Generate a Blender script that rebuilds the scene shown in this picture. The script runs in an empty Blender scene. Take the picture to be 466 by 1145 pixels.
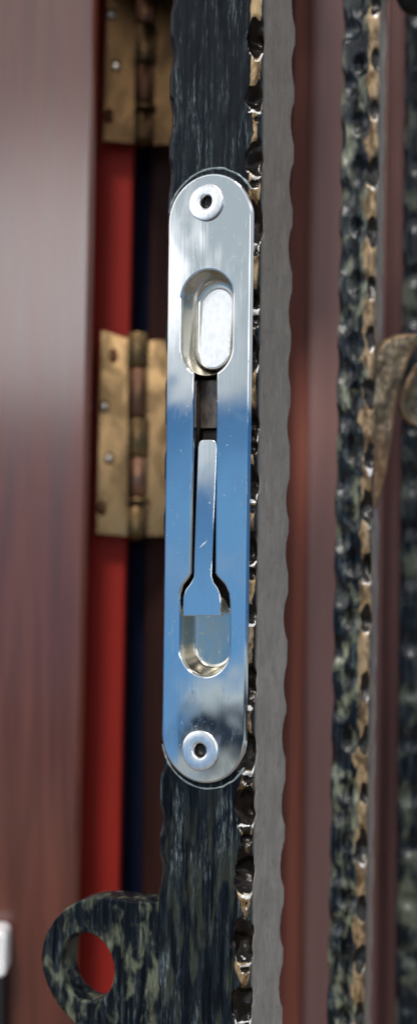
import bpy, bmesh, math, random
import numpy as np
from mathutils import Matrix, Vector, noise as mnoise

# ------------------------------------------------------------------ camera, world, sun, exposure
S = bpy.context.scene
COL = S.collection
MM = 0.001
F = 1542.0                       # focal length in photo pixels (photo 466 x 1145)
D = 350.0                        # camera to gate bar, mm
ROLL = math.radians(0.75)
CR, SR = math.cos(ROLL), math.sin(ROLL)

cam_d = bpy.data.cameras.new('camera')
cam = bpy.data.objects.new('camera', cam_d); COL.objects.link(cam)
cam.matrix_world = Matrix(((CR, -SR, 0, 0), (0, 0, -1, -D*MM), (SR, CR, 0, 0), (0, 0, 0, 1)))
cam_d.sensor_fit = 'VERTICAL'; cam_d.sensor_height = 24.0
cam_d.lens = 24.0*F/1145.0
cam_d.clip_start = 0.01; cam_d.clip_end = 200.0
cam_d.dof.use_dof = True; cam_d.dof.focus_distance = 0.350
cam_d.dof.aperture_fstop = cam_d.lens/7.0
cam_d.dof.aperture_blades = 0
S.camera = cam

S.view_settings.view_transform = 'Standard'; S.view_settings.look = 'None'
S.view_settings.exposure = 0.0; S.view_settings.gamma = 1.0
S.render.engine = 'CYCLES'
S.cycles.use_denoising = True
S.cycles.max_bounces = 10; S.cycles.glossy_bounces = 6
S.cycles.sample_clamp_indirect = 6.0

SUN_EL, SUN_AZ = math.radians(52), math.radians(215)

W = bpy.data.worlds.new('World'); S.world = W; W.use_nodes = True
def build_world():
    nt = W.node_tree; N = nt.nodes; L = nt.links
    N.clear()
    out = N.new('ShaderNodeOutputWorld'); bg = N.new('ShaderNodeBackground'); L.new(bg.outputs[0], out.inputs[0])
    bg.inputs[1].default_value = 0.1
    tc = N.new('ShaderNodeTexCoord')
    mp = N.new('ShaderNodeVectorMath'); mp.operation = 'ADD'; mp.inputs[1].default_value = (0, 0, 0.75)
    L.new(tc.outputs['Generated'], mp.inputs[0])
    nm = N.new('ShaderNodeVectorMath'); nm.operation = 'NORMALIZE'; L.new(mp.outputs[0], nm.inputs[0])
    sky = N.new('ShaderNodeTexSky'); sky.sky_type = 'NISHITA'; sky.sun_disc = False
    sky.sun_elevation = SUN_EL; sky.sun_rotation = SUN_AZ; sky.ozone_density = 4.0; sky.dust_density = 0.5
    L.new(nm.outputs[0], sky.inputs[0])
    sp = N.new('ShaderNodeSeparateXYZ'); L.new(tc.outputs['Generated'], sp.inputs[0])
    nz = N.new('ShaderNodeTexNoise'); nz.inputs['Scale'].default_value = 7; nz.inputs['Detail'].default_value = 4
    L.new(tc.outputs['Generated'], nz.inputs['Vector'])
    def M(op, a, b=None, c=None):
        n = N.new('ShaderNodeMath'); n.operation = op
        for i, v in enumerate((a, b, c)):
            if v is None: continue
            if isinstance(v, (int, float)): n.inputs[i].default_value = v
            else: L.new(v, n.inputs[i])
        return n.outputs[0]
    def step(v, a, b):
        n = N.new('ShaderNodeMapRange'); n.interpolation_type = 'SMOOTHSTEP'
        n.inputs[1].default_value = a; n.inputs[2].default_value = b; L.new(v, n.inputs[0]); return n.outputs[0]
    def mix(f, a, b):
        n = N.new('ShaderNodeMix'); n.data_type = 'RGBA'
        if isinstance(f, (int, float)): n.inputs[0].default_value = f
        else: L.new(f, n.inputs[0])
        for i, v in ((6, a), (7, b)):
            if isinstance(v, tuple): n.inputs[i].default_value = (*v, 1)
            else: L.new(v, n.inputs[i])
        return n.outputs[2]
    z = sp.outputs[2]
    zn = M('MULTIPLY_ADD', nz.outputs[0], 0.05, M('SUBTRACT', z, 0.025))
    # cloud deck overhead, with a bright band and patches added for the reflections
    mt = N.new('ShaderNodeMix'); mt.data_type = 'RGBA'; mt.blend_type = 'MULTIPLY'; mt.inputs[0].default_value = 1
    L.new(sky.outputs[0], mt.inputs[6]); mt.inputs[7].default_value = (0.50, 0.90, 1.02, 1); skyb = mt.outputs[2]
    x = sp.outputs[0]
    cl = mix(step(z, 0.26, 0.45), (5.2, 5.9, 6.3), (13, 13.3, 13.8))
    cl = mix(step(z, 0.5, 0.62), cl, (5.0, 5.3, 5.7))
    cl = mix(M('MULTIPLY', step(M('MULTIPLY_ADD', nz.outputs[0], 0.05, x), -0.778, -0.796), step(z, 0.06, 0.2)), cl, (20, 20.3, 20.5))
    dp = N.new('ShaderNodeVectorMath'); dp.operation = 'DOT_PRODUCT'; L.new(tc.outputs['Generated'], dp.inputs[0])
    dp.inputs[1].default_value = Vector((-0.105, -1, 0.135)).normalized()
    cl = mix(step(dp.outputs['Value'], 0.988, 0.998), cl, (75, 75, 76))  # bright spot added to the sky for the left door's sheen
    zt = M('MULTIPLY_ADD', nz.outputs[0], 0.010, M('SUBTRACT', z, 0.005))
    nw = N.new('ShaderNodeTexNoise'); nw.inputs['Scale'].default_value = 16; nw.inputs['Detail'].default_value = 5; nw.inputs['Distortion'].default_value = 0.8
    L.new(tc.outputs['Generated'], nw.inputs['Vector'])
    skyb = mix(M('MULTIPLY', step(nw.outputs[0], 0.5, 0.75), 0.35), skyb, (4.2, 4.8, 5.3))
    skyb = mix(M('MULTIPLY', step(z, 0.0, 0.08), 0.7), skyb, (0.45, 1.5, 3.5))
    c = mix(step(zt, 0.075, 0.089), skyb, cl)
    # pale haze, a dark row of things, then pale and dark ground
    xr = step(M('MULTIPLY_ADD', nz.outputs[0], 0.03, x), -0.797, -0.785)
    c0 = c
    c = mix(M('MULTIPLY', step(zn, -0.110, -0.124), 0.9), c, (5.5, 6.2, 6.3))
    c = mix(step(zn, -0.133, -0.146), c, (0.2, 0.33, 0.55))
    c = mix(step(zn, -0.17, -0.185), c, (4.6, 5.0, 4.8))
    c = mix(xr, c0, c)
    c = mix(step(zn, -0.20, -0.28), c, (2.4, 2.2, 2.0))
    L.new(c, bg.inputs[0])
build_world()

sun_d = bpy.data.lights.new('sun', 'SUN'); sun_d.energy = 2.6; sun_d.angle = math.radians(10); sun_d.color = (1, 0.96, 0.9)
sun = bpy.data.objects.new('sun', sun_d); COL.objects.link(sun)
_sd = Vector((-0.25*math.cos(SUN_EL), -0.968*math.cos(SUN_EL), math.sin(SUN_EL)))
sun.rotation_euler = _sd.to_track_quat('Z', 'Y').to_euler()

# ------------------------------------------------------------------ coordinates
def ray(px, py):
    u = (px-233)/F; v = (572.5-py)/F
    return u*CR - v*SR, u*SR + v*CR
def P(px, py, y):                                   # point of a photo pixel on the plane y (mm)
    a, b = ray(px, py); return (a*(D+y), y, b*(D+y))
TH = math.radians(27.0)                             # the near bar is turned a little to the left
CT, ST = math.cos(TH), math.sin(TH)
CX = P(282.5, 572, 0)[0]                            # its near corner
def loc(a, z, b): return (CX + a*CT + b*ST, -a*ST + b*CT, z)   # bar frame: a along front, b depth
def Lp(px, py, b):                                  # pixel -> (a, z) on the plane at depth b of the bar frame
    u, v = ray(px, py)
    # point = (u k, k-D, v k); b = (x-CX) ST + y CT
    k = (b + CX*ST + D*CT)/(u*ST + CT)
    x, y = u*k - CX, k - D
    return (x*CT - y*ST, v*k)

# ------------------------------------------------------------------ objects
def tag(o, label=None, cat=None, group=None, kind=None):
    if label: o['label'] = label
    if cat: o['category'] = cat
    if group: o['group'] = group
    if kind: o['kind'] = kind
    return o
def empty(name, p, label, cat, group=None):
    o = bpy.data.objects.new(name, None); COL.objects.link(o); o.location = Vector(p)*MM
    o['base'] = tuple(Vector(p)*MM)
    o.empty_display_size = 0.01
    return tag(o, label, cat, group, 'thing')
def link_mesh(name, me, mats, parent=None):
    o = bpy.data.objects.new(name, me)
    for m in (mats if isinstance(mats, (list, tuple)) else [mats]): me.materials.append(m)
    COL.objects.link(o)
    if parent:
        o.parent = parent
        if parent.type == 'EMPTY': o.matrix_parent_inverse = Matrix.Translation(-Vector(parent['base']))
    return o
def mesh(name, vs, fs, mats, parent=None, smooth=True, sharp=None, frame=None):
    me = bpy.data.meshes.new(name)
    if frame: vs = [frame(*v) for v in vs]
    me.from_pydata([tuple(c*MM for c in v) for v in vs], [], fs); me.update()
    bm = bmesh.new(); bm.from_mesh(me); bmesh.ops.recalc_face_normals(bm, faces=bm.faces); bm.to_mesh(me); bm.free()
    if smooth: me.polygons.foreach_set('use_smooth', [True]*len(me.polygons))
    if sharp: me.set_sharp_from_angle(angle=math.radians(sharp))
    return link_mesh(name, me, mats, parent)

def plate2d(name, outer, holes, b0, b1, bev, mats, parent, frame, res=3):
    """flat plate between depths b0 (front) and b1 with rounded edges; outlines as (a, z) lists in mm"""
    cu = bpy.data.curves.new(name+'_c', 'CURVE'); cu.dimensions = '2D'; cu.fill_mode = 'BOTH'
    for loop in [outer]+list(holes):
        sp = cu.splines.new('POLY'); sp.points.add(len(loop)-1)
        for p, q in zip(sp.points, loop): p.co = (q[0], q[1], 0, 1)
        sp.use_cyclic_u = True
    h = (b1-b0)/2
    cu.extrude = max(h-bev, 0); cu.bevel_depth = bev; cu.bevel_resolution = res; cu.offset = -bev
    t = bpy.data.objects.new('t', cu); COL.objects.link(t)
    dg = bpy.context.evaluated_depsgraph_get()
    me = bpy.data.meshes.new_from_object(t.evaluated_get(dg)); me.name = name
    bpy.data.objects.remove(t); bpy.data.curves.remove(cu)
    bm = bmesh.new(); bm.from_mesh(me)
    bmesh.ops.remove_doubles(bm, verts=bm.verts, dist=1e-4)
    for v in bm.verts:
        a, z, w = v.co
        bb = (b0+b1)/2 - w
        v.co = Vector(frame(a, z, bb))*MM
    for f in bm.faces: f.smooth = True
    bmesh.ops.recalc_face_normals(bm, faces=bm.faces)
    bm.to_mesh(me)
    # flat caps
    n0 = (Vector(frame(0, 0, 0)) - Vector(frame(0, 0, 1))).normalized()
    for p in me.polygons:
        if abs(p.normal.dot(n0)) > 0.985: p.use_smooth = False
    bm.free()
    return link_mesh(name, me, mats, parent)

def stadium(ca, z0, z1, r, n=24, ex=1.0):
    pts = []
    for i in range(n+1):
        t = math.pi*i/n; pts.append((ca + r*math.cos(t), z1 - r*ex + r*ex*math.sin(t)))
    for i in range(n+1):
        t = math.pi + math.pi*i/n; pts.append((ca + r*math.cos(t), z0 + r*ex + r*ex*math.sin(t)))
    return pts
def lathe(name, prof, centre, mats, parent, frame, n=48, sharp=40, cap=True):
    """prof: (radius, depth b) list; axis = the frame's depth axis"""
    vs, fs = [], []
    for r, b in prof:
        for i in range(n):
            t = 2*math.pi*i/n; vs.append(frame(centre[0]+r*math.cos(t), centre[1]+r*math.sin(t), b))
    for k in range(len(prof)-1):
        for i in range(n):
            j = (i+1) % n; fs.append((k*n+i, k*n+j, (k+1)*n+j, (k+1)*n+i))
    if cap: fs.append(tuple(range((len(prof)-1)*n, len(prof)*n)))
    return mesh(name, vs, fs, mats, parent, sharp=sharp)
def loft(name, loops, mats, parent, frame, cap=True, sharp=40):
    n = len(loops[0][0]); vs, fs = [], []
    for pts, b in loops: vs += [frame(p[0], p[1], b if not callable(b) else b(p)) for p in pts]
    for k in range(len(loops)-1):
        for i in range(n):
            j = (i+1) % n; fs.append((k*n+i, k*n+j, (k+1)*n+j, (k+1)*n+i))
    if cap: fs.append(tuple(range((len(loops)-1)*n, len(loops)*n)))
    return mesh(name, vs, fs, mats, parent, sharp=sharp)

# ------------------------------------------------------------------ materials
class G:
    """small node-graph helper"""
    def __init__(s, name):
        s.m = bpy.data.materials.new(name); s.m.use_nodes = True
        s.N = s.m.node_tree.nodes; s.L = s.m.node_tree.links
        s.b = s.N['Principled BSDF']; s.tc = s.N.new('ShaderNodeTexCoord').outputs['Object']
    def put(s, sock, v):
        if isinstance(v, tuple) and len(v) == 3 and sock.type == 'RGBA': sock.default_value = (*v, 1)
        elif isinstance(v, (int, float, tuple)): sock.default_value = v
        else: s.L.new(v, sock)
    def map(s, scale, rot=(0, 0, 0), off=(0, 0, 0)):
        n = s.N.new('ShaderNodeMapping'); n.inputs['Scale'].default_value = scale
        n.inputs['Rotation'].default_value = rot; n.inputs['Location'].default_value = off
        s.L.new(s.tc, n.inputs[0]); return n.outputs[0]
    def noise(s, scale=(1, 1, 1), detail=4, rough=0.55, dist=0, off=(0, 0, 0)):
        n = s.N.new('ShaderNodeTexNoise'); n.inputs['Scale'].default_value = 1
        n.inputs['Detail'].default_value = detail; n.inputs['Roughness'].default_value = rough
        n.inputs['Distortion'].default_value = dist
        s.L.new(s.map(scale, off=off), n.inputs['Vector']); return n.outputs['Fac']
    def step(s, v, a, b, lo=0.0, hi=1.0):
        n = s.N.new('ShaderNodeMapRange'); n.interpolation_type = 'SMOOTHSTEP'
        s.put(n.inputs[0], v)
        for i, q in enumerate((a, b, lo, hi)): n.inputs[i+1].default_value = q
        return n.outputs[0]
    def math(s, op, a, b=None, c=None):
        n = s.N.new('ShaderNodeMath'); n.operation = op
        for i, v in enumerate((a, b, c)):
            if v is not None: s.put(n.inputs[i], v)
        return n.outputs[0]
    def mix(s, f, a, b, mode='MIX'):
        n = s.N.new('ShaderNodeMix'); n.data_type = 'RGBA'; n.blend_type = mode
        s.put(n.inputs[0], f); s.put(n.inputs[6], a); s.put(n.inputs[7], b); return n.outputs[2]
    def attr(s, name):
        n = s.N.new('ShaderNodeAttribute'); n.attribute_name = name
        q = s.N.new('ShaderNodeSeparateColor'); s.L.new(n.outputs['Color'], q.inputs[0]); return q.outputs
    def z(s):
        n = s.N.new('ShaderNodeSeparateXYZ'); s.L.new(s.tc, n.inputs[0]); return n.outputs
    def bump(s, h, strength=0.3, dist=0.0003, base=None):
        n = s.N.new('ShaderNodeBump'); n.inputs['Strength'].default_value = strength
        n.inputs['Distance'].default_value = dist; s.L.new(h, n.inputs['Height'])
        if base: s.L.new(base, n.inputs['Normal'])
        s.L.new(n.outputs[0], s.b.inputs['Normal']); return n.outputs[0]
    def set(s, **k):
        for q, v in k.items(): s.put(s.b.inputs[q.replace('_', ' ')], v)
        return s

def mat_bar(name, green=0.0, greenlow=0.0, side=(0.16, 0.155, 0.15), gscale=(260, 260, 90), bumpy=0.4, gloss=0.0, streak=0.8):
    """hammered iron: blackened blue-black paint with brushed wear, bronze patina on the ridges,
    attribute wear: R bronze, G black dent, B ground side face"""
    g = G(name); A = g.attr('wear'); xyz = g.z()
    fine = g.noise((5600, 5600, 240), 3, 0.7)
    mid = g.noise((700, 700, 45), 4, 0.6)
    big = g.noise((130, 130, 40), 3, 0.5, off=(3, 1, 2))
    st = g.math('MULTIPLY', g.math('MULTIPLY', g.step(fine, 0.50, 0.66), g.step(mid, 0.44, 0.64)), g.step(big, 0.38, 0.60, 0.15, 1.3))
    c = g.mix(g.step(mid, 0.3, 0.75), (0.001, 0.002, 0.004), (0.006, 0.011, 0.017))
    c = g.mix(g.math('MULTIPLY', st, streak), c, (0.20, 0.245, 0.26))
    gm = g.math('MULTIPLY', g.step(g.noise(gscale, 4, 0.6, 0.3, off=(5, 5, 5)), 0.48, 0.66), g.step(fine, 0.36, 0.60, 0.4, 1.0))
    gl = g.step(xyz[2], -0.055, -0.10, green, max(green, greenlow))
    c = g.mix(g.math('MULTIPLY', gm, gl), c, (0.28, 0.30, 0.20))
    # side face, faintly brushed
    sf = g.mix(g.step(g.noise((1500, 1500, 130), 4, 0.65), 0.35, 0.7), tuple(v*0.86 for v in side), tuple(v*1.12 for v in side))
    sf = g.mix(g.step(g.noise((170, 170, 110), 4, 0.6, 0.5, off=(9, 2, 4)), 0.35, 0.65, 0, 0.5), sf, tuple(v*0.6 for v in side))
    sf = g.mix(g.math('MULTIPLY', g.step(xyz[2], -0.05, 0.11), 0.55), sf, (0.115, 0.085, 0.065))
    sf = g.mix(g.math('MULTIPLY', g.step(g.noise((220, 220, 120), 4, 0.6), 0.5, 0.72), 0.25), sf, (0.30, 0.27, 0.22))
    sf = g.mix(g.step(g.noise((900, 900, 500), 3, 0.6, off=(1, 8, 3)), 0.58, 0.72, 0, 0.45), sf, (0.05, 0.045, 0.04))
    sf = g.mix(g.step(g.noise((2400, 2400, 300), 2, 0.6, off=(4, 8, 9)), 0.62, 0.72, 0, 0.35), sf, (0.5, 0.47, 0.42))
    c = g.mix(A[2], c, sf)
    # bronze on ridges
    gn = g.noise((420, 420, 200), 4, 0.6, 0.4)
    bz = g.mix(g.step(gn, 0.38, 0.62), (0.12, 0.07, 0.032), (0.47, 0.33, 0.185))
    gmask = g.step(g.math('ADD', A[0], g.math('MULTIPLY', g.math('SUBTRACT', gn, 0.5), 0.9)), 0.36, 0.58)
    c = g.mix(gmask, c, bz)
    dm = g.step(g.math('ADD', A[1], g.math('MULTIPLY', g.math('SUBTRACT', gn, 0.5), 0.5)), 0.30, 0.48)
    c = g.mix(dm, c, (0.010, 0.007, 0.005))
    at = g.N.new('ShaderNodeAttribute'); at.attribute_name = 'wear'
    bare_glint = g.step(g.math('ADD', at.outputs['Alpha'], g.math('MULTIPLY', g.math('SUBTRACT', gn, 0.5), 1.1)), 0.45, 0.30)
    c = g.mix(bare_glint, c, (0.78, 0.76, 0.74))  # white glints painted on the lower dent rims, with some bare steel chips
    g.set(Base_Color=c, Metallic=g.math('MULTIPLY', gmask, 0.35))
    r = g.math('ADD', g.step(mid, 0.3, 0.7, 0.26, 0.44), g.math('MULTIPLY', A[2], 0.16))
    r = g.math('SUBTRACT', r, g.math('MULTIPLY', dm, 0.2))
    r = g.math('SUBTRACT', r, gloss*0.14)
    g.set(Roughness=r)
    g.put(g.b.inputs['Specular IOR Level'], g.math('ADD', 0.14+0.46*gloss, g.math('MULTIPLY', dm, 0.12)))
    bn = g.math('ADD', g.math('MULTIPLY', fine, 0.35), g.noise((380, 380, 160), 3, 0.6))
    g.bump(bn, bumpy, 0.00035)
    return g.m

def mat_chrome(name, base=(0.74, 0.76, 0.78), r0=0.05, r1=0.22, wav=0.25, brushed=False):
    g = G(name)
    sm = g.noise((150, 150, 70), 5, 0.7, 0.8)
    sc = g.noise((1800, 1800, 60), 2, 0.5)
    r = g.step(sm, 0.42, 0.75, r0, r1)
    g.set(Base_Color=g.mix(g.step(sm, 0.5, 0.75), base, tuple(v*0.93 for v in base)), Metallic=1.0, Roughness=r)
    n = g.N.new('ShaderNodeTexNoise'); n.inputs['Scale'].default_value = 1; n.inputs['Detail'].default_value = 2
    g.L.new(g.map((2600, 2600, 160), rot=(0, 0.75, 0)), n.inputs['Vector']); scr = g.step(n.outputs['Fac'], 0.70, 0.76)
    sp = g.step(g.noise((900, 900, 900), 2, 0.5), 0.70, 0.76)
    spots = g.math('MAXIMUM', scr, sp)
    r = g.math('ADD', r, g.math('MULTIPLY', spots, 0.3)); g.set(Roughness=r)
    h = g.noise((60, 60, 40), 2, 0.4)
    h2 = g.math('ADD', g.math('MULTIPLY', h, 1.0), g.math('MULTIPLY', sc, 0.012 if not brushed else 0.05))
    g.bump(h2, wav, 0.0005)
    return g.m

def mat_wood(name, dark, light, rough=0.3, grain=1.0, coat=0.0, bumpy=0.2):
    g = G(name)
    n1 = g.noise((160, 160, 9), 5, 0.62, 0.5)
    n2 = g.noise((1400, 1400, 40), 3, 0.6)
    n3 = g.noise((14, 14, 5), 3, 0.5)
    f = g.step(g.math('ADD', g.math('MULTIPLY', n1, 0.75), g.math('MULTIPLY', n2, 0.25)), 0.36, 0.66)
    c = g.mix(f, dark, light)
    c = g.mix(g.step(n3, 0.35, 0.65, 0, 0.3), c, tuple(v*0.8 for v in light))
    g.set(Base_Color=c, Roughness=g.step(n1, 0.3, 0.7, rough*0.85, rough*1.25), Coat_Weight=coat, Coat_Roughness=0.14)
    g.bump(g.math('ADD', n1, g.math('MULTIPLY', n2, 0.3)), bumpy, 0.0004)
    return g.m
def mat_simple(name, col, rough=0.5, metal=0.0, vary=0.15, scale=300, bumpy=0.1):
    g = G(name); n = g.noise((scale, scale, scale*0.5), 4, 0.6)
    g.set(Base_Color=g.mix(g.step(n, 0.3, 0.7), tuple(v*(1-vary) for v in col), tuple(min(1, v*(1+vary)) for v in col)),
          Roughness=rough, Metallic=metal)
    g.bump(n, bumpy, 0.0002); return g.m
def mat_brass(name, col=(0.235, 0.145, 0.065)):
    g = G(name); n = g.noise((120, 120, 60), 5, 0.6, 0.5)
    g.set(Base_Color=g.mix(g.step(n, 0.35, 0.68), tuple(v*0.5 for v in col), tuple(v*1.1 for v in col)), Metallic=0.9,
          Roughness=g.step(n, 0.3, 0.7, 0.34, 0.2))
    g.bump(n, 0.05, 0.0002); return g.m

M_bar = mat_bar('hammered_iron', 0.0, 0.13, (0.29, 0.27, 0.248), (380, 380, 60), streak=0.8, bumpy=0.3)
M_bar2 = mat_bar('hammered_iron_green', 1.0, 0.4, (0.20, 0.16, 0.15), (230, 230, 90), 0.6, 1.0)
M_lug = mat_bar('brushed_iron_lug', 0.5, 0.5, gscale=(260, 260, 110), streak=0.7)
M_bar3 = mat_bar('navy_hammered_iron', 0.35, 0.04, (0.1, 0.1, 0.1), (110, 110, 60), streak=0.12, gloss=0.6)
M_plate = mat_chrome('polished_steel', r0=0.03, r1=0.14, wav=0.4)
M_cup = mat_chrome('satin_nickel', (0.64, 0.61, 0.54), 0.14, 0.28, 0.15)
M_tongue = mat_chrome('polished_slider', (0.74, 0.77, 0.80), 0.04, 0.12, 0.15, True)
M_rivet = mat_simple('zinc_rivet', (0.82, 0.83, 0.85), 0.27, 0.95, 0.08, 900)
M_void = mat_simple('dark_steel_channel', (0.030, 0.024, 0.020), 0.45, 0.5, 0.4, 500)
M_mech = mat_simple('brown_steel_bolt', (0.16, 0.13, 0.11), 0.35, 0.7, 0.35, 700)
M_glue = mat_simple('clear_sealant', (0.22, 0.26, 0.27), 0.15, 0.0, 0.2)
M_door = mat_wood('brown_lacquered_wood', (0.072, 0.014, 0.007), (0.125, 0.030, 0.015), 0.34, coat=0.9)
M_redge = mat_wood('red_brown_wood_edge', (0.10, 0.028, 0.018), (0.16, 0.05, 0.032), 0.5)
M_red = mat_simple('red_paint', (0.235, 0.016, 0.011), 0.55, 0.0, 0.06, 40)
M_navy = mat_simple('navy_rubber', (0.004, 0.008, 0.024), 0.7)
M_dkwood = mat_wood('dark_brown_wood', (0.014, 0.004, 0.003), (0.034, 0.010, 0.007), 0.6)
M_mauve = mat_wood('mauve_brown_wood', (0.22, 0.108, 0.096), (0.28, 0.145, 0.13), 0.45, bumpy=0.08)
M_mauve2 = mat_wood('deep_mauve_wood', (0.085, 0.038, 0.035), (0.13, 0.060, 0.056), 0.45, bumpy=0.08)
M_russet = mat_wood('russet_wood', (0.27, 0.080, 0.055), (0.34, 0.115, 0.082), 0.5, bumpy=0.08)
for _m, _s in ((M_red, 0.12), (M_navy, 0.08), (M_dkwood, 0.12), (M_russet, 0.3), (M_mauve2, 0.3)):
    _m.node_tree.nodes['Principled BSDF'].inputs['Specular IOR Level'].default_value = _s
M_brass = mat_brass('aged_brass')
M_brassd = mat_brass('tarnished_brass', (0.30, 0.15, 0.09))
M_screw = mat_simple('steel_screw', (0.6, 0.55, 0.5), 0.3, 0.9, 0.1)
M_bronze = None
def mk_bronze():
    g = G('bronze_patina'); n = g.noise((120, 120, 60), 5, 0.65, 1.0); A = g.attr('wear')
    c = g.mix(g.step(n, 0.35, 0.62), (0.035, 0.030, 0.022), (0.145, 0.115, 0.072))
    c = g.mix(g.step(g.noise((40, 40, 25), 4, 0.6, off=(2, 7, 1)), 0.52, 0.7, 0, 0.8), c, (0.16, 0.08, 0.035))
    c = g.mix(g.math('MULTIPLY', A[0], g.step(n, 0.35, 0.6, 0.2, 0.85)), c, (0.22, 0.13, 0.065))
    g.set(Base_Color=c, Roughness=0.5, Metallic=0.25); g.bump(n, 0.4, 0.0006); return g.m
M_bronze = mk_bronze()
M_white = mat_simple('white_plastic', (0.8, 0.8, 0.8), 0.4, 0, 0.03)
M_black = mat_simple('shade_black', (0.008, 0.008, 0.009), 0.5)

# ------------------------------------------------------------------ backdrop woodwork
def board(name, pxs, y, thick, m, parent, bev=1.5):
    """board whose front outline is given in photo pixels on the plane y (mm)"""
    o = [(P(px, py, y)[0], P(px, py, y)[2]) for px, py in pxs]
    return plate2d(name, o, [], 0, thick, bev, m, parent, lambda a, z, b: (a, y+b, z), 3)
T0, T1 = -260, 1400       # boards run past the frame, top and bottom
def xs(x0, x1, py): return x0 + (x1-x0)*py/1145.0
def vquad(l0, l1, r0, r1, t0=T0, t1=T1): return [(xs(l0, l1, t0), t0), (xs(r0, r1, t0), t0), (xs(r0, r1, t1), t1), (xs(l0, l1, t1), t1)]

door = empty('door_leaf', P(40, 1145, 118), 'glossy dark brown wooden door leaf at the far left with soft pale sheen', 'door')
board('door_panel', vquad(-420, -420, 110, 86), 110, 12, M_door, door, 2.0)
frame_ = empty('doorway', P(140, 1145, 125), 'red painted doorway strip with brass hinges and a dark gap beside it', 'doorway')
board('red_facing', vquad(70, 50, 151, 131), 132, 14, M_red, frame_, 0.8)
board('dark_seal', vquad(140, 120, 185, 172), 150, 6, M_navy, frame_, 0.5)
board('dark_jamb', vquad(171, 156, 330, 300), 140, 8, M_dkwood, frame_, 1.5)
board('shade_lintel', [(96, -900), (345, -900), (345, -128), (96, -128)], 52, 90, M_dkwood, frame_, 1.0)  # unseen, added to shade the red strip and the top hinge
panel = empty('panelled_door', P(380, 1145, 160), 'mauve brown wooden door panel seen between the iron bars on the right', 'door')
board('russet_rebate', vquad(290, 270, 362, 352), 158, 10, M_russet, panel, 1.0)
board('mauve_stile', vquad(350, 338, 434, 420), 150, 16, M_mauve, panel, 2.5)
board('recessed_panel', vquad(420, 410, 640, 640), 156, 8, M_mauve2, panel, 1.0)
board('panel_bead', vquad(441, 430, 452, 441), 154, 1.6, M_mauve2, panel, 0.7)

# ------------------------------------------------------------------ hinges
def tube(name, x, y, z0, z1, r, m, parent, rb=0.5, n=28, tilt=0.0, dome=False):
    prof = [(0.02, z0), (r-rb, z0), (r-rb*0.3, z0+rb*0.3), (r, z0+rb), (r, z1-rb), (r-rb*0.3, z1-rb*0.3), (r-rb, z1), (0.02, z1)]
    if dome: prof = [(0.02, z0)] + [(r*math.sin(t*math.pi/12), z0 + r*(1-math.cos(t*math.pi/12))) for t in range(1, 7)] + [(r, z1-rb), (r-rb, z1), (0.02, z1)]
    vs, fs = [], []
    for q, zz in prof:
        for i in range(n):
            t = 2*math.pi*i/n; vs.append((x + tilt*(zz) + q*math.cos(t), y + q*math.sin(t), zz))
    for k in range(len(prof)-1):
        for i in range(n):
            j = (i+1) % n; fs.append((k*n+i, k*n+j, (k+1)*n+j, (k+1)*n+i))
    return mesh(name, vs, fs, m, parent, sharp=50)

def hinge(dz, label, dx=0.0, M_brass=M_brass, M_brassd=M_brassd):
    """brass butt hinge, shapes read on the plane y=122"""
    Y = 124.0
    def q(px, py): p = P(px, py, Y); return (p[0]+dx, p[2]+dz)
    base = q(150, 605)
    h = bpy.data.objects.new('hinge', None); COL.objects.link(h); h.empty_display_size = 0.01
    h['base'] = tuple(Vector((base[0], Y, base[1]))*MM); h.location = Vector(h['base'])
    h.parent = frame_; h.matrix_parent_inverse = Matrix.Translation(-Vector(frame_['base'])); h['label'] = label
    fr = lambda a, z, b: (a, Y+b, z)
    lf = [q(113, 369), q(144, 378), q(143, 600), q(107, 597)]
    holes = []
    scr = [(127, 398, 4.6, 8.5), (117, 455, 5, 7), (122, 513, 5, 7), (114, 569, 4.6, 9)]
    for (sx, sy, rw, rh) in scr:
        c = q(sx, sy); holes.append([(c[0]+rw*0.227*1.2*math.cos(t*math.pi/12), c[1]+rh*0.227*1.2*math.sin(t*math.pi/12)) for t in range(24)])
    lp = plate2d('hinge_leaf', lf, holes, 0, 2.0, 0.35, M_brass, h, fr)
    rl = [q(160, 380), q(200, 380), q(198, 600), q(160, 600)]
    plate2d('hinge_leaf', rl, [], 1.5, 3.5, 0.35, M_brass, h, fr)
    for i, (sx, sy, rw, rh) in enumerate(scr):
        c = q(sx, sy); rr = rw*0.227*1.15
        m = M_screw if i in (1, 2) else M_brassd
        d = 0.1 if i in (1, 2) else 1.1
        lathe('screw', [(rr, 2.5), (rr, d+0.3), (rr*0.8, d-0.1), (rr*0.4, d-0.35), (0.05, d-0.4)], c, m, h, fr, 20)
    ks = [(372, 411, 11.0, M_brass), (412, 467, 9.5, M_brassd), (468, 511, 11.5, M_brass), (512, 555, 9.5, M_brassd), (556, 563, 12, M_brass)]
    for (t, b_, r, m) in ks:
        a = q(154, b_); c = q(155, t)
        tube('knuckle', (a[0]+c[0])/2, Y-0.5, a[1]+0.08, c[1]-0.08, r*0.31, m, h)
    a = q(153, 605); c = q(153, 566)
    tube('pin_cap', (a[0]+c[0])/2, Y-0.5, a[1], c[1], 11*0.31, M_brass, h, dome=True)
    return h
hinge(0, 'brass hinge with a knuckled barrel and two bright screws, beside the steel plate')
z1 = P(150, 166, 124)[2] - P(150, 605, 124)[2]
hinge(z1, 'shadowed brass hinge at the top of the photo, cut off by the frame', P(158, 166, 124)[0]-P(150, 605, 124)[0], mat_brass('shaded_brass', (0.095, 0.052, 0.021)), mat_brass('shaded_red_brass', (0.12, 0.05, 0.025)))  # darker brass copies, the shade is put into the metal colour

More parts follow.
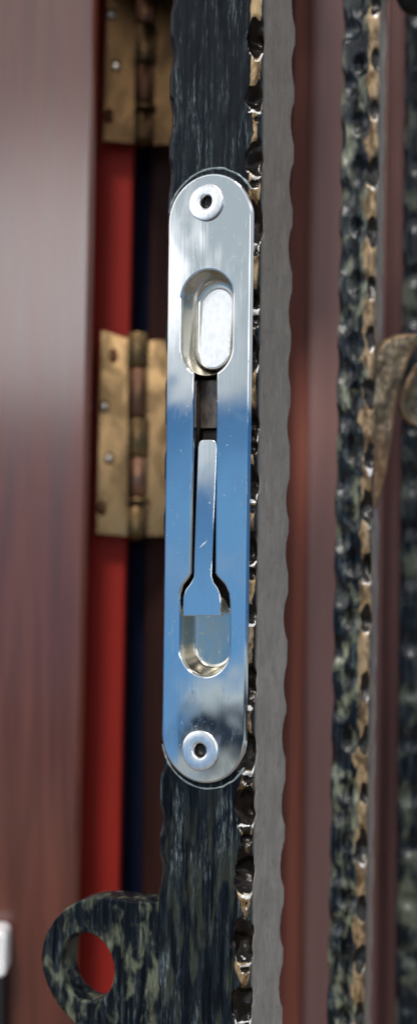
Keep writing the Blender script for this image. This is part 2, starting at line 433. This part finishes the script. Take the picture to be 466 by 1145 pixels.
# ------------------------------------------------------------------ hammered bars
def make_bar(name, frame, wa, wb, z0, z1, rows, dents, mats, parent, hole=None, wav=0.25, seed=1, rc=1.3, goldw=3.0, sides=None, extra={}, chips=(), bare_glint=1.0):
    """square bar: near corner at a=0,b=0, front to a=-wa, side to b=wb. dents: (corner index, z, depth, rlat, rz)
    corners: 0 front left, 1 near corner (front right), 2 back right"""
    pts = []
    def line(p, q, n):
        for i in range(n): t = i/n; pts.append((p[0]+(q[0]-p[0])*t, p[1]+(q[1]-p[1])*t))
    def arc(c, t0, t1, n):
        for i in range(n): t = math.radians(t0+(t1-t0)*i/n); pts.append((c[0]+rc*math.cos(t), c[1]+rc*math.sin(t)))
    # counter-clockwise seen from above with b pointing away
    def dense(p, q, n, m=10, L=5.5):
        d = math.dist(p, q); u = ((q[0]-p[0])/d, (q[1]-p[1])/d)
        A = (p[0]+u[0]*L, p[1]+u[1]*L); B = (q[0]-u[0]*L, q[1]-u[1]*L)
        line(p, A, m); line(A, B, n); line(B, q, m)
    dense((-wa+rc, 0), (-rc, 0), 16)
    arc((-rc, rc), -90, 0, 6)
    dense((0, rc), (0, wb-rc), 12)
    arc((-rc, wb-rc), 0, 90, 6)
    line((-rc, wb), (-wa+rc, wb), 6)
    arc((-wa+rc, wb-rc), 90, 180, 4)
    dense((-wa, wb-rc), (-wa, rc), 6)
    arc((-wa+rc, rc), 180, 270, 6)
    base = np.array(pts); n = len(base)
    zs = np.linspace(z0, z1, rows)
    V = np.zeros((rows, n, 3)); V[:, :, 0] = base[None, :, 0]; V[:, :, 1] = base[None, :, 1]; V[:, :, 2] = zs[:, None]
    dent = np.zeros((rows, n)); rim = np.zeros((rows, n))
    corner = {0: (-wa, 0, -0.707, -0.707), 1: (0, 0, 0.707, -0.707), 2: (0, wb, 0.707, 0.707)}
    corner.update(extra)
    wob = np.array([[mnoise.noise(Vector((base[i, 0]*.5+seed, base[i, 1]*.5, zs[j]*.33))) for i in range(n)] for j in range(rows)])
    for (ci, zc, dep, rl, rz) in dents:
        ca, cb, ux, uy = corner[ci]
        ca2, cb2 = ca + ux*(rl-dep-0.3), cb + uy*(rl-dep-0.3)
        k = rl/rz
        dx = V[:, :, 0]-ca2; dy = V[:, :, 1]-cb2; dz = (V[:, :, 2]-zc)*k
        r = np.sqrt(dx*dx+dy*dy+dz*dz)
        w = wob if ci == 1 else wob*0.15
        r = r*(1 + w*0.22)
        m = r < rl
        rh = np.sqrt(dx*dx+dy*dy)+1e-9
        want = rh*np.where(m, 1+(rl/np.maximum(r, 1e-6)-1)*1.35, 1) if ci == 1 else np.sqrt(np.maximum(rl*rl - dz*dz, rh*rh*0.0))
        want = np.where(m, np.maximum(want, rh), want)
        s = np.where(m, want/rh, 1.0)
        ad = np.where(m, want-rh, 0)
        V[:, :, 0] = np.where(m, ca2 + dx*s, V[:, :, 0]); V[:, :, 1] = np.where(m, cb2 + dy*s, V[:, :, 1])
        if ci == 1:
            dent = np.maximum(dent, np.clip(ad/(dep*0.55), 0, 1))
            q = r/rl
            low = np.clip((zc - V[:, :, 2])/(rz*0.5), 0, 1)*np.clip((V[:, :, 2]-zc+rz*1.15)/(rz*0.3), 0, 1)
            rim = np.maximum(rim, np.exp(-((q-0.96)/0.075)**2)*low*bare_glint*(0.75+0.8*wob))
    wear = np.zeros((rows, n, 4)); wear[:, :, 3] = 1
    a, b = base[:, 0], base[:, 1]
    rnd = random.Random(seed)
    for j in range(rows):
        zz = zs[j]
        for i in range(n):
            nn = mnoise.noise(Vector((a[i]*0.10+seed*7, b[i]*0.10, zz*0.06)))
            n2 = mnoise.noise(Vector((a[i]*0.35+seed*3, b[i]*0.35, zz*0.22)))
            dlt = nn*wav + n2*wav*0.45
            # push along outward normal of the nearest face
            if i < 36: V[j, i, 1] -= dlt*1.0
            else:
                V[j, i, 0] += dlt*0.5
            d1 = math.hypot(a[i], b[i])                       # distance from the near corner
            d1 = max(abs(a[i]), abs(b[i])) if (b[i] < wb*0.5 or a[i] < -1) else 99
            on_front = b[i] < 0.6; on_side = a[i] > -0.6
            gw = 0
            if on_front or on_side or d1 < 2.6:
                w = goldw*(1.1 if on_front else 0.75)*(1 + 0.9*mnoise.noise(Vector((seed, i*0.03, zz*0.16))))
                if d1 < 50: gw = max(0, 1 - d1/w)
            wear[j, i, 0] = min(1, gw*1.25)
            wear[j, i, 1] = dent[j, i] if (d1 < 6.5) else 0
            if on_side:
                wear[j, i, 2] = min(1, max(0, (b[i]-2.2)/1.6))
                e = wb - b[i]
                if e < 1.5 + 0.5*nn: wear[j, i, 0] = max(wear[j, i, 0], 0.75)
            if d1 < 3.0:
                for (cz, ch) in chips:
                    if abs(zz-cz) < ch*0.6: wear[j, i, 3] = min(wear[j, i, 3], 0.1 + abs(zz-cz)/ch + d1*0.15)
                wear[j, i, 3] = min(wear[j, i, 3], 1 - rim[j, i]*1.1)  # alpha carries the painted rim glints
    vs = [tuple(c*MM for c in frame(p[0], p[2], p[1])) for p in V.reshape(-1, 3)]
    fs = []
    for j in range(rows-1):
        for i in range(n):
            k = (i+1) % n
            if hole:
                ca, cz = (V[j, i, 0]+V[j, k, 0])/2, (zs[j]+zs[j+1])/2
                if V[j, i, 1] < 1.2 and -wa+1 < ca < -1 and hole(ca, cz): continue
            fs.append((j*n+i, j*n+k, (j+1)*n+k, (j+1)*n+i))
    me = bpy.data.meshes.new(name); me.from_pydata(vs, [], fs); me.update()
    at = me.color_attributes.new('wear', 'FLOAT_COLOR', 'POINT')
    cc = wear.reshape(-1, 4).astype(np.float32)
    at.data.foreach_set('color', cc.ravel())
    me.polygons.foreach_set('use_smooth', [True]*len(me.polygons))
    return link_mesh(name, me, mats, parent)

rnd = random.Random(4); chips = []
def pyz(py, px=283): return P(px, py, 0)[2]
PA = 73.0                                            # hammer pitch in photo px
dn = []
for k in range(-2, 19):
    y0 = -38 + k*PA + (0 if k < 6 else 0)
    j = rnd.uniform(-7, 7); q = rnd.uniform(0.75, 1.2)
    dn.append((1, pyz(y0+j), 2.9*q, 5.6, 7.4*q))
    if rnd.random() < 0.8:
        dn.append((1, pyz(y0+j+rnd.uniform(24, 31)*q), rnd.uniform(1.1, 2.2), 3.4, rnd.uniform(2.2, 3.6)))
        chips.append((pyz(y0+j+rnd.uniform(17, 23)*q), rnd.uniform(1.2, 2.2)))
    dn.append((2, pyz(y0+4+rnd.uniform(-7, 7)), 2.9+rnd.uniform(-.5, .4), 9.0, 9.3))
    dn.append((0, pyz(y0+12+rnd.uniform(-9, 9)), 2.1+rnd.uniform(-.3, .3), 8.0, 9.0))
PC = Lp(230.5, 535, -1.8)                            # plate centre in the bar frame
PT, PB = Lp(233, 194, -1.8)[1], Lp(226, 876, -1.8)[1]
PL, PR = Lp(184.5, 535, -1.8)[0], Lp(277.0, 535, -1.8)[0]
PCA, PRD = (PL+PR)/2, (PR-PL)/2
WA = 26.6
gate = empty('gate_upright', loc(-WA/2, pyz(1250), 12), 'near hammered iron gate upright in the centre, with polished steel lock plate and ring lug', 'gate upright')
make_bar('hammered_bar', loc, WA, 24.6, pyz(1330), pyz(-190), 640, dn, M_bar, gate,
         hole=lambda a, z: abs(a-PCA) < PRD-2.4 and PB+7 < z < PT-7, seed=1, chips=chips, rc=2.3)

# ------------------------------------------------------------------ lock plate on the bar
ub = -1.8                                            # outer face
def A(px, py, b=ub): return Lp(px, py, b)
u0, u1 = A(202.5, 360), A(259.5, 360)
uT, uB = A(232, 302)[1], A(230, 420)[1]
UCA, UR = (u0[0]+u1[0])/2, (u1[0]-u0[0])/2
l0, l1 = A(201, 700), A(256.5, 700)
lT, lB = A(228, 640)[1], A(228, 756)[1]
LCA, LR = (l0[0]+l1[0])/2, (l1[0]-l0[0])/2
sT0, sT1 = A(216.5, 425)[0], A(242.0, 425)[0]
sB0, sB1 = A(213.5, 640)[0], A(240.0, 640)[0]
def smooth(loop, it=2):
    for _ in range(it):
        new = []
        for i in range(len(loop)):
            p, q = loop[i], loop[(i+1) % len(loop)]
            if math.dist(p, q) > 1.2:
                new += [(p[0]*.8+q[0]*.2, p[1]*.8+q[1]*.2), (p[0]*.2+q[0]*.8, p[1]*.2+q[1]*.8)] if math.dist(p, q) < 6 else \
                       [(p[0]+(q[0]-p[0])*1/math.dist(p, q), p[1]+(q[1]-p[1])*1/math.dist(p, q)), (q[0]+(p[0]-q[0])*1/math.dist(p, q), q[1]+(p[1]-q[1])*1/math.dist(p, q))]
            else: new += [(p[0]*.75+q[0]*.25, p[1]*.75+q[1]*.25), (p[0]*.25+q[0]*.75, p[1]*.25+q[1]*.75)]
        loop = new
    return loop
def keyhole():
    pts = []
    # upper stadium, going clockwise from the slot's right top
    zc_u = uB + UR; ang = math.asin(min(1, (sT1-UCA)/UR))
    n = 14
    a0 = -math.pi/2 + ang
    for i in range(n+1): t = a0 + (0-a0)*i/n; pts.append((UCA+UR*math.cos(t), zc_u+UR*math.sin(t)))
    for i in range(2*n+1): t = math.pi*i/(2*n); pts.append((UCA+UR*math.cos(t), uT-UR+UR*math.sin(t)))
    ang2 = math.asin(min(1, (UCA-sT0)/UR)); a1 = math.pi*1.5-ang2
    for i in range(n+1): t = math.pi + (a1-math.pi)*i/n; pts.append((UCA+UR*math.cos(t), zc_u+UR*math.sin(t)))
    # slot left edge down to lower shoulder
    pts.append((sT0+0.05, uB-1.2))
    pts.append((sB0, A(0+214, 641)[1]))
    pts += [A(211, 646), A(204.5, 654), A(201.6, 664), A(201, 676)]
    for i in range(2*n+1): t = math.pi + math.pi*i/(2*n); pts.append((LCA+LR*math.cos(t), lB+LR+LR*math.sin(t)))
    pts += [A(256.5, 676), A(255.3, 664), A(251, 654), A(243.5, 646)]
    pts.append((sB1, A(240, 641)[1]))
    pts.append((sT1-0.05, uB-1.2))
    return pts
lock = plate2d('lock_plate', stadium(PCA, PB, PT, PRD, 40), [keyhole()]+[[(A(px, py)[0]+1.75*math.cos(t*math.pi/14), A(px, py)[1]+1.75*math.sin(t*math.pi/14)) for t in range(28)] for px, py in ((231, 226), (224, 839))], ub, 0.25, 0.55, M_plate, gate, loc, 4)
tag(lock, 'long polished steel plate with a keyhole shaped slot')
# countersunk rivets
for (px, py) in ((231, 226), (224, 839)):
    c = A(px, py)
    lathe('rivet', [(4.6, ub+0.1), (4.6, ub-0.25), (4.45, ub-0.48), (4.1, ub-0.58), (2.1, ub-0.62), (1.8, ub-0.55), (1.6, ub-0.3), (1.5, ub+0.2)],
          c, M_rivet, lock, lambda a, z, b, c=c, k=(1.06 if py < 500 else 1.14): loc(c[0]+(a-c[0])*k, c[1]+(z-c[1])*k, b+(z-c[1])*0.10), 56, 40, False)
    lathe('hole_shade', [(1.6, ub+0.3), (1.55, ub+1.2), (0.8, ub+1.6), (0.05, ub+1.6)], c, M_black, lock, loc, 24, 60)  # black plug paints the shade inside the rivet hole
# upper thumb cup
def cup(name, ca, zb, zt, r, inset, depth, m, cut=None):
    loops = []
    for f, d in ((0.25, 0.55), (0.0, 0.9), (0.12, 1.4), (0.75, depth-0.9), (0.92, depth-0.25), (1.15, depth), (1.5, depth+0.05)):
        ins = inset*f - (0.02 if d > 0.6 else 0)
        loops.append((stadium(ca, zb+ins, zt-ins, r-ins, 24), ub+d))
    loops[0] = (stadium(ca, zb+0.15, zt-0.15, r-0.15, 24), ub+0.5)
    return loft(name, loops, m, lock, loc, True, 35)
cup('thumb_recess', UCA, uB-0.1, uT+0.1, UR+0.1, 2.0, 6.2, M_cup)
cup('keyhole_recess', LCA, lB-0.1, A(228, 659)[1], LR+0.1, 1.9, 5.6, M_cup)
# raised thumb pad on the floor of the upper cup
pb = ub+4.4
p0, p1 = Lp(223.5, 365, pb), Lp(258.5, 365, pb)
pr = (p1[0]-p0[0])/2
plate2d('thumb_pad', stadium((p0[0]+p1[0])/2, Lp(240, 413, pb)[1], Lp(240, 321, pb)[1], pr, 24), [], pb, ub+6.9, 0.45, M_rivet, lock, lambda a, z, b: loc(a, z, b+(z-Lp(240, 367, pb)[1])*0.13))
# the slider tongue, leaning back at the top
zt0, zt1 = A(230, 689)[1], A(231, 491)[1]
LEAN = math.tan(math.radians(2.0))
def tb(z): return ub + 0.12 + (z - zt0)*LEAN
def floc(a, z, b): return loc(a, z, tb(z)+b)
def T(px, py):
    a, z = A(px, py)
    for _ in range(3): a, z = Lp(px, py, tb(z))
    return (a, z)
tong = [T(204.5, 689), T(204.5, 668), T(207.5, 659), T(213, 652), T(216.5, 645), T(217, 620), T(221, 500), T(222.5, 494), T(226, 491.5), T(237, 491.5), T(241, 494), T(242.5, 500),
        T(237.5, 620), T(236.5, 644), T(238.5, 651), T(243, 657), T(246, 665), T(246.8, 675), T(246.8, 689)]
plate2d('slider_tongue', tong, [], 0, 1.3, 0.25, M_tongue, lock, floc)
# scratch burr on the tongue
s0, s1 = T(222.5, 613), T(232, 604)
d = Vector((s1[0]-s0[0], s1[1]-s0[1])).normalized(); nn = Vector((-d.y, d.x))*0.16
mesh('scratch', [floc(s0[0], s0[1], -0.01), floc((s0[0]+s1[0])/2+nn.x, (s0[1]+s1[1])/2+nn.y, -0.01), floc(s1[0], s1[1], -0.01), floc((s0[0]+s1[0])/2-nn.x, (s0[1]+s1[1])/2-nn.y, -0.01), floc((s0[0]+s1[0])/2, (s0[1]+s1[1])/2, -0.08)],
     [(0, 1, 4), (1, 2, 4), (2, 3, 4), (3, 0, 4)], M_white, lock, smooth=False)
# channel behind the slot
def boxm(name, a0, a1, zb, zt, b0, b1, m, parent, frame=loc, bev=0.15):
    return plate2d(name, [(a0, zb), (a1, zb), (a1, zt), (a0, zt)], [], b0, b1, bev, m, parent, frame, 1)
ch0, ch1 = PCA-PRD+3.0, PCA+PRD-3.0
zt_, zb_ = PT-7.5, PB+7.5
boxm('slot_channel', ch0, ch1, zb_, zt_, 8.0, 9.0, M_void, lock)
boxm('slot_channel', ch0-0.5, ch0+0.5, zb_, zt_, 0.3, 8.0, M_void, lock)
boxm('slot_channel', ch1-0.5, ch1+0.5, zb_, zt_, 0.3, 8.0, M_void, lock)
g0, g1 = Lp(214, 450, 3.0)[0], Lp(222, 450, 3.0)[0]
boxm('bolt_rail', g0, g1, Lp(218, 500, 3)[1], Lp(218, 425, 3)[1], 3.0, 5.0, M_mech, lock)
g0, g1 = Lp(224, 450, 3.4)[0], Lp(250, 450, 3.4)[0]
boxm('bolt_rail', g0, g1, Lp(230, 479, 3.4)[1], Lp(230, 425, 3.4)[1], 3.4, 5.5, M_mech, lock)
boxm('bolt_rail', g0+0.3, g1, Lp(230, 520, 3.4)[1], Lp(230, 481, 3.4)[1], 4.4, 6, M_void, lock)
# bead of sealant around the plate
def bead():
    cu = bpy.data.curves.new('bead', 'CURVE'); cu.dimensions = '3D'; sp = cu.splines.new('POLY')
    pts = []
    for p in stadium(PCA, PB-1.6, PT+1.6, PRD+0.9, 48):
        if p[0] < -WA+1.4: continue
        if p[0] > -1.4: continue
        if abs(p[1]-(PT+PB)/2) < (PT-PB)/2-PRD*0.75: continue
        pts.append(p)
    groups = [[p for p in pts if p[1] > 0], [p for p in pts if p[1] < 0]]
    cu.splines.remove(sp)
    for gpts in groups:
        cu = bpy.data.curves.new('bead', 'CURVE'); cu.dimensions = '3D'
        gpts.sort(key=lambda p: p[0])
        sp = cu.splines.new('POLY'); sp.points.add(len(gpts)-1)
        for i, (q, p) in enumerate(zip(sp.points, gpts)):
            w = 0.25*mnoise.noise(Vector((p[0]*0.6, p[1]*0.2, 3)))
            q.co = (*loc(p[0], p[1]+w, -0.05), 1); q.radius = 0.7+1.3*abs(mnoise.noise(Vector((p[0]*0.8, p[1], 1))))
        cu.bevel_depth = 0.28; cu.bevel_resolution = 3
        t = bpy.data.objects.new('t', cu); COL.objects.link(t)
        me = bpy.data.meshes.new_from_object(t.evaluated_get(bpy.context.evaluated_depsgraph_get()))
        bpy.data.objects.remove(t)
        me.transform(Matrix.Scale(MM, 4)); me.name = 'sealant_bead'
        link_mesh('sealant_bead', me, M_glue, lock)
bead()

# ------------------------------------------------------------------ ring lug welded to the bar
LB = 5.0
def Q(px, py): return Lp(px, py, LB)
lug_o = [Q(*p) for p in [(190, 1008), (165, 1008.5), (145, 1007.5), (130, 1005), (115, 1003.5), (100, 1004.5), (86, 1008.5), (73, 1016), (62, 1027), (53, 1041), (48, 1055), (46, 1070), (47.5, 1085),
         (52, 1100), (59, 1115), (68, 1128), (80, 1141), (94, 1156), (110, 1172), (130, 1190), (150, 1205), (190, 1215)]]
cq = Q(97, 1081.5)
ew = (Q(127, 1081)[0]-Q(67, 1081)[0])/2; eh = (Q(97, 1043)[1]-Q(97, 1120)[1])/2
lug_h = [(cq[0]+ew*math.cos(t*math.pi/24)*(1.0), cq[1]+eh*math.sin(t*math.pi/24)) for t in range(48)]
lug = plate2d('padlock_lug', lug_o, [lug_h], LB, LB+8.5, 0.6, M_lug, gate, loc, 3)
tag(lug, 'brushed dark lug with a round hole')
at = lug.data.color_attributes.new('wear', 'FLOAT_COLOR', 'POINT')
cc = np.zeros((len(lug.data.vertices), 4), dtype=np.float32); cc[:, 3] = 1
at.data.foreach_set('color', cc.ravel())

# ------------------------------------------------------------------ grille behind: two more bars, leaf ornament, collar
grille = empty('iron_grille', P(430, 1250, 90), 'out of focus iron grille on the right with green black bars and bronze leaf clamp', 'grille')
def bar_at(name, pxc, y, th, wa, wb, pitch, depth, mats, seed, phase=0, py0=-150, py1=1300, goldw=3.4):
    ct, st = math.cos(th), math.sin(th)
    x0 = P(pxc[0], 572, y)[0]
    tl = pxc[1]
    fr = lambda a, z, b: (x0 + a*ct + b*st + tl*z, y - a*st + b*ct, z)
    r = random.Random(seed); dl = []
    sc = (D+y)/D
    zlo, zhi = P(pxc[0], py1, y)[2], P(pxc[0], py0, y)[2]
    k = 0; z = zhi - phase
    while z > zlo:
        dl.append((1, z + r.uniform(-1.6, 1.6), depth*r.uniform(.65, 1.2), r.uniform(3.8, 5.2), pitch*r.uniform(.3, .46)))
        dl.append((2, z + r.uniform(-1, 1), depth*.6, 8, pitch*0.6))
        dl.append((0, z + r.uniform(-1, 1) - pitch*.4, depth*.65, 8, pitch*0.62))
        for q, (fa, off) in enumerate(((10, 0.0), (11, 0.5))):
            dl.append((fa, z - pitch*off + r.uniform(-2, 2), 0.9+r.uniform(-.3, .6), r.uniform(3.5, 5.5), r.uniform(3.5, 6.5)))
        z -= pitch
    return make_bar(name, fr, wa, wb, zlo, zhi, 420, dl, mats, parent=grille, seed=seed, wav=0.35, goldw=goldw, bare_glint=0.8, extra={10: (-wa*0.45, 0, 0, -1), 11: (-wa*0.75, 0, 0, -1)})
bar_at('hammered_bar', (413, 0.003), 55, math.radians(27), 11.4, 9.5, 17.0*0.98, 2.2, M_bar2, 5, 6, goldw=3.9)
bar_at('hammered_bar', (509, -0.003), 95, math.radians(20), 18.5, 14, 17.0, 2.0, M_bar3, 9, 3)

def blob_sheet(name, outline, y, thick, bulge, mats, parent, tiltx=0.0, rimw=lambda p: 1.0):
    """forged leaf: outline in photo px on plane y, domed towards the viewer with a raised rim"""
    o = [P(px, py, y) for px, py in outline]
    o2 = [(p[0], p[2]) for p in o]
    cu = bpy.data.curves.new('c', 'CURVE'); cu.dimensions = '2D'; cu.fill_mode = 'BOTH'
    sp = cu.splines.new('POLY'); sp.points.add(len(o2)-1); sp.use_cyclic_u = True
    for p, q in zip(sp.points, o2): p.co = (*q, 0, 1)
    t = bpy.data.objects.new('t', cu); COL.objects.link(t)
    me = bpy.data.meshes.new_from_object(t.evaluated_get(bpy.context.evaluated_depsgraph_get())); bpy.data.objects.remove(t)
    bm = bmesh.new(); bm.from_mesh(me); bmesh.ops.remove_doubles(bm, verts=bm.verts, dist=1e-4)
    for _ in range(4):
        bmesh.ops.subdivide_edges(bm, edges=[e for e in bm.edges if e.calc_length() > 1.2], cuts=1)
        bmesh.ops.triangulate(bm, faces=bm.faces)
    def dist(p):
        best = 1e9
        for i in range(len(o2)):
            a, b = Vector(o2[i]), Vector(o2[(i+1) % len(o2)]); ab = b-a
            tt = max(0, min(1, (p-a).dot(ab)/max(ab.length_squared, 1e-9))); best = min(best, (p-(a+ab*tt)).length)
        return best
    ds = []
    for v in bm.verts:
        p = Vector((v.co.x, v.co.y)); dd = dist(p)
        rim = math.exp(-((dd-0.9)/0.7)**2)*0.6*rimw(p)
        dome = bulge*(1-math.exp(-dd/4.0)) + 1.3*mnoise.noise(Vector((p.x*.3, p.y*.14, 4))) + 0.5*mnoise.noise(Vector((p.x*.9, p.y*.5, 2)))
        edge = -min(dd, 0.7)
        ds.append((1.0 if dd < 1.0 else max(0, 1-(dd-1.0)/0.8))*rimw(p))
        v.co = Vector((p.x + 0, y - dome - rim + edge + tiltx*p.x*0, p.y))*MM
    bmesh.ops.recalc_face_normals(bm, faces=bm.faces)
    if sum(f.normal.y for f in bm.faces) > 0: bmesh.ops.reverse_faces(bm, faces=bm.faces)
    for f in bm.faces: f.smooth = True
    bm.to_mesh(me); bm.free(); me.name = name
    atr = me.color_attributes.new('wear', 'FLOAT_COLOR', 'POINT')
    cc = np.zeros((len(me.vertices), 4), dtype=np.float32); cc[:, 0] = ds; cc[:, 3] = 1
    atr.data.foreach_set('color', cc.ravel())
    ob = link_mesh(name, me, mats, parent)
    so = ob.modifiers.new('thickness', 'SOLIDIFY'); so.thickness = thick*MM; so.offset = -1
    return ob
leaf = [(476, 372), (455, 373), (441, 374), (428, 380), (418, 392), (410, 410), (406, 440), (405.5, 470), (407, 500), (408, 530), (409, 560), (411, 592), (417, 580), (422, 566),
        (427, 548), (431, 530), (435, 508), (438, 488), (440, 466), (443, 446), (449, 425), (456, 404), (464, 390), (476, 385)]
blob_sheet('bronze_leaf', leaf, 60, 2.0, 2.5, M_bronze, grille, rimw=lambda p: max(0.05, min(1, (p.x-P(418, 480, 60)[0])/3)))
collar = [(476, 398), (463, 408), (454, 424), (448, 440), (444, 453), (448, 465), (456, 474), (466, 479), (480, 480), (500, 470), (510, 430), (500, 398)]
blob_sheet('bronze_collar', collar, 72, 2.5, -2.0, M_bronze, grille)
# dark clamp above the far bar
def clamp():
    c = P(478, -18, 78)
    vs, fs = [], []; n, m = 32, 12
    for j in range(m+1):
        ph = math.pi*j/m
        for i in range(n):
            t = 2*math.pi*i/n; rr = 10.5*(math.sin(ph)**0.55)
            vs.append((c[0]+rr*math.cos(t)+0.01, c[1]+rr*0.8*math.sin(t), c[2]-9.5*math.cos(ph)*(1+0.06*math.cos(2*t))))
    for j in range(m):
        for i in range(n):
            k = (i+1) % n; fs.append((j*n+i, j*n+k, (j+1)*n+k, (j+1)*n+i))
    mesh('iron_clamp', vs, fs, M_black, grille)
clamp()

# ------------------------------------------------------------------ white fitting at the left edge
fit = empty('plastic_fitting', P(-4, 1145, 100), 'small white rounded plastic piece at the left edge above a black strip', 'fitting')
def rbox(px0, px1, py0, py1, r):
    x0, x1 = P(px0, py0, 98)[0], P(px1, py0, 98)[0]; zt, zb = P(px1, py0, 98)[2], P(px1, py1, 98)[2]
    pts = []
    for (cx, cz, t0) in ((x1-r, zt-r, 0), (x0+r, zt-r, 90), (x0+r, zb+r, 180), (x1-r, zb+r, 270)):
        for i in range(7): t = math.radians(t0+15*i); pts.append((cx+r*math.cos(t), cz+r*math.sin(t)))
    return pts
plate2d('white_cap', rbox(-50, 8, 1042, 1095, 2.5), [], 0, 12, 1.5, M_white, fit, lambda a, z, b: (a, 98+b, z))
plate2d('black_strip', rbox(-50, 4, 1096, 1260, 1.5), [], 1.5, 12, 1.0, M_black, fit, lambda a, z, b: (a, 98+b, z))
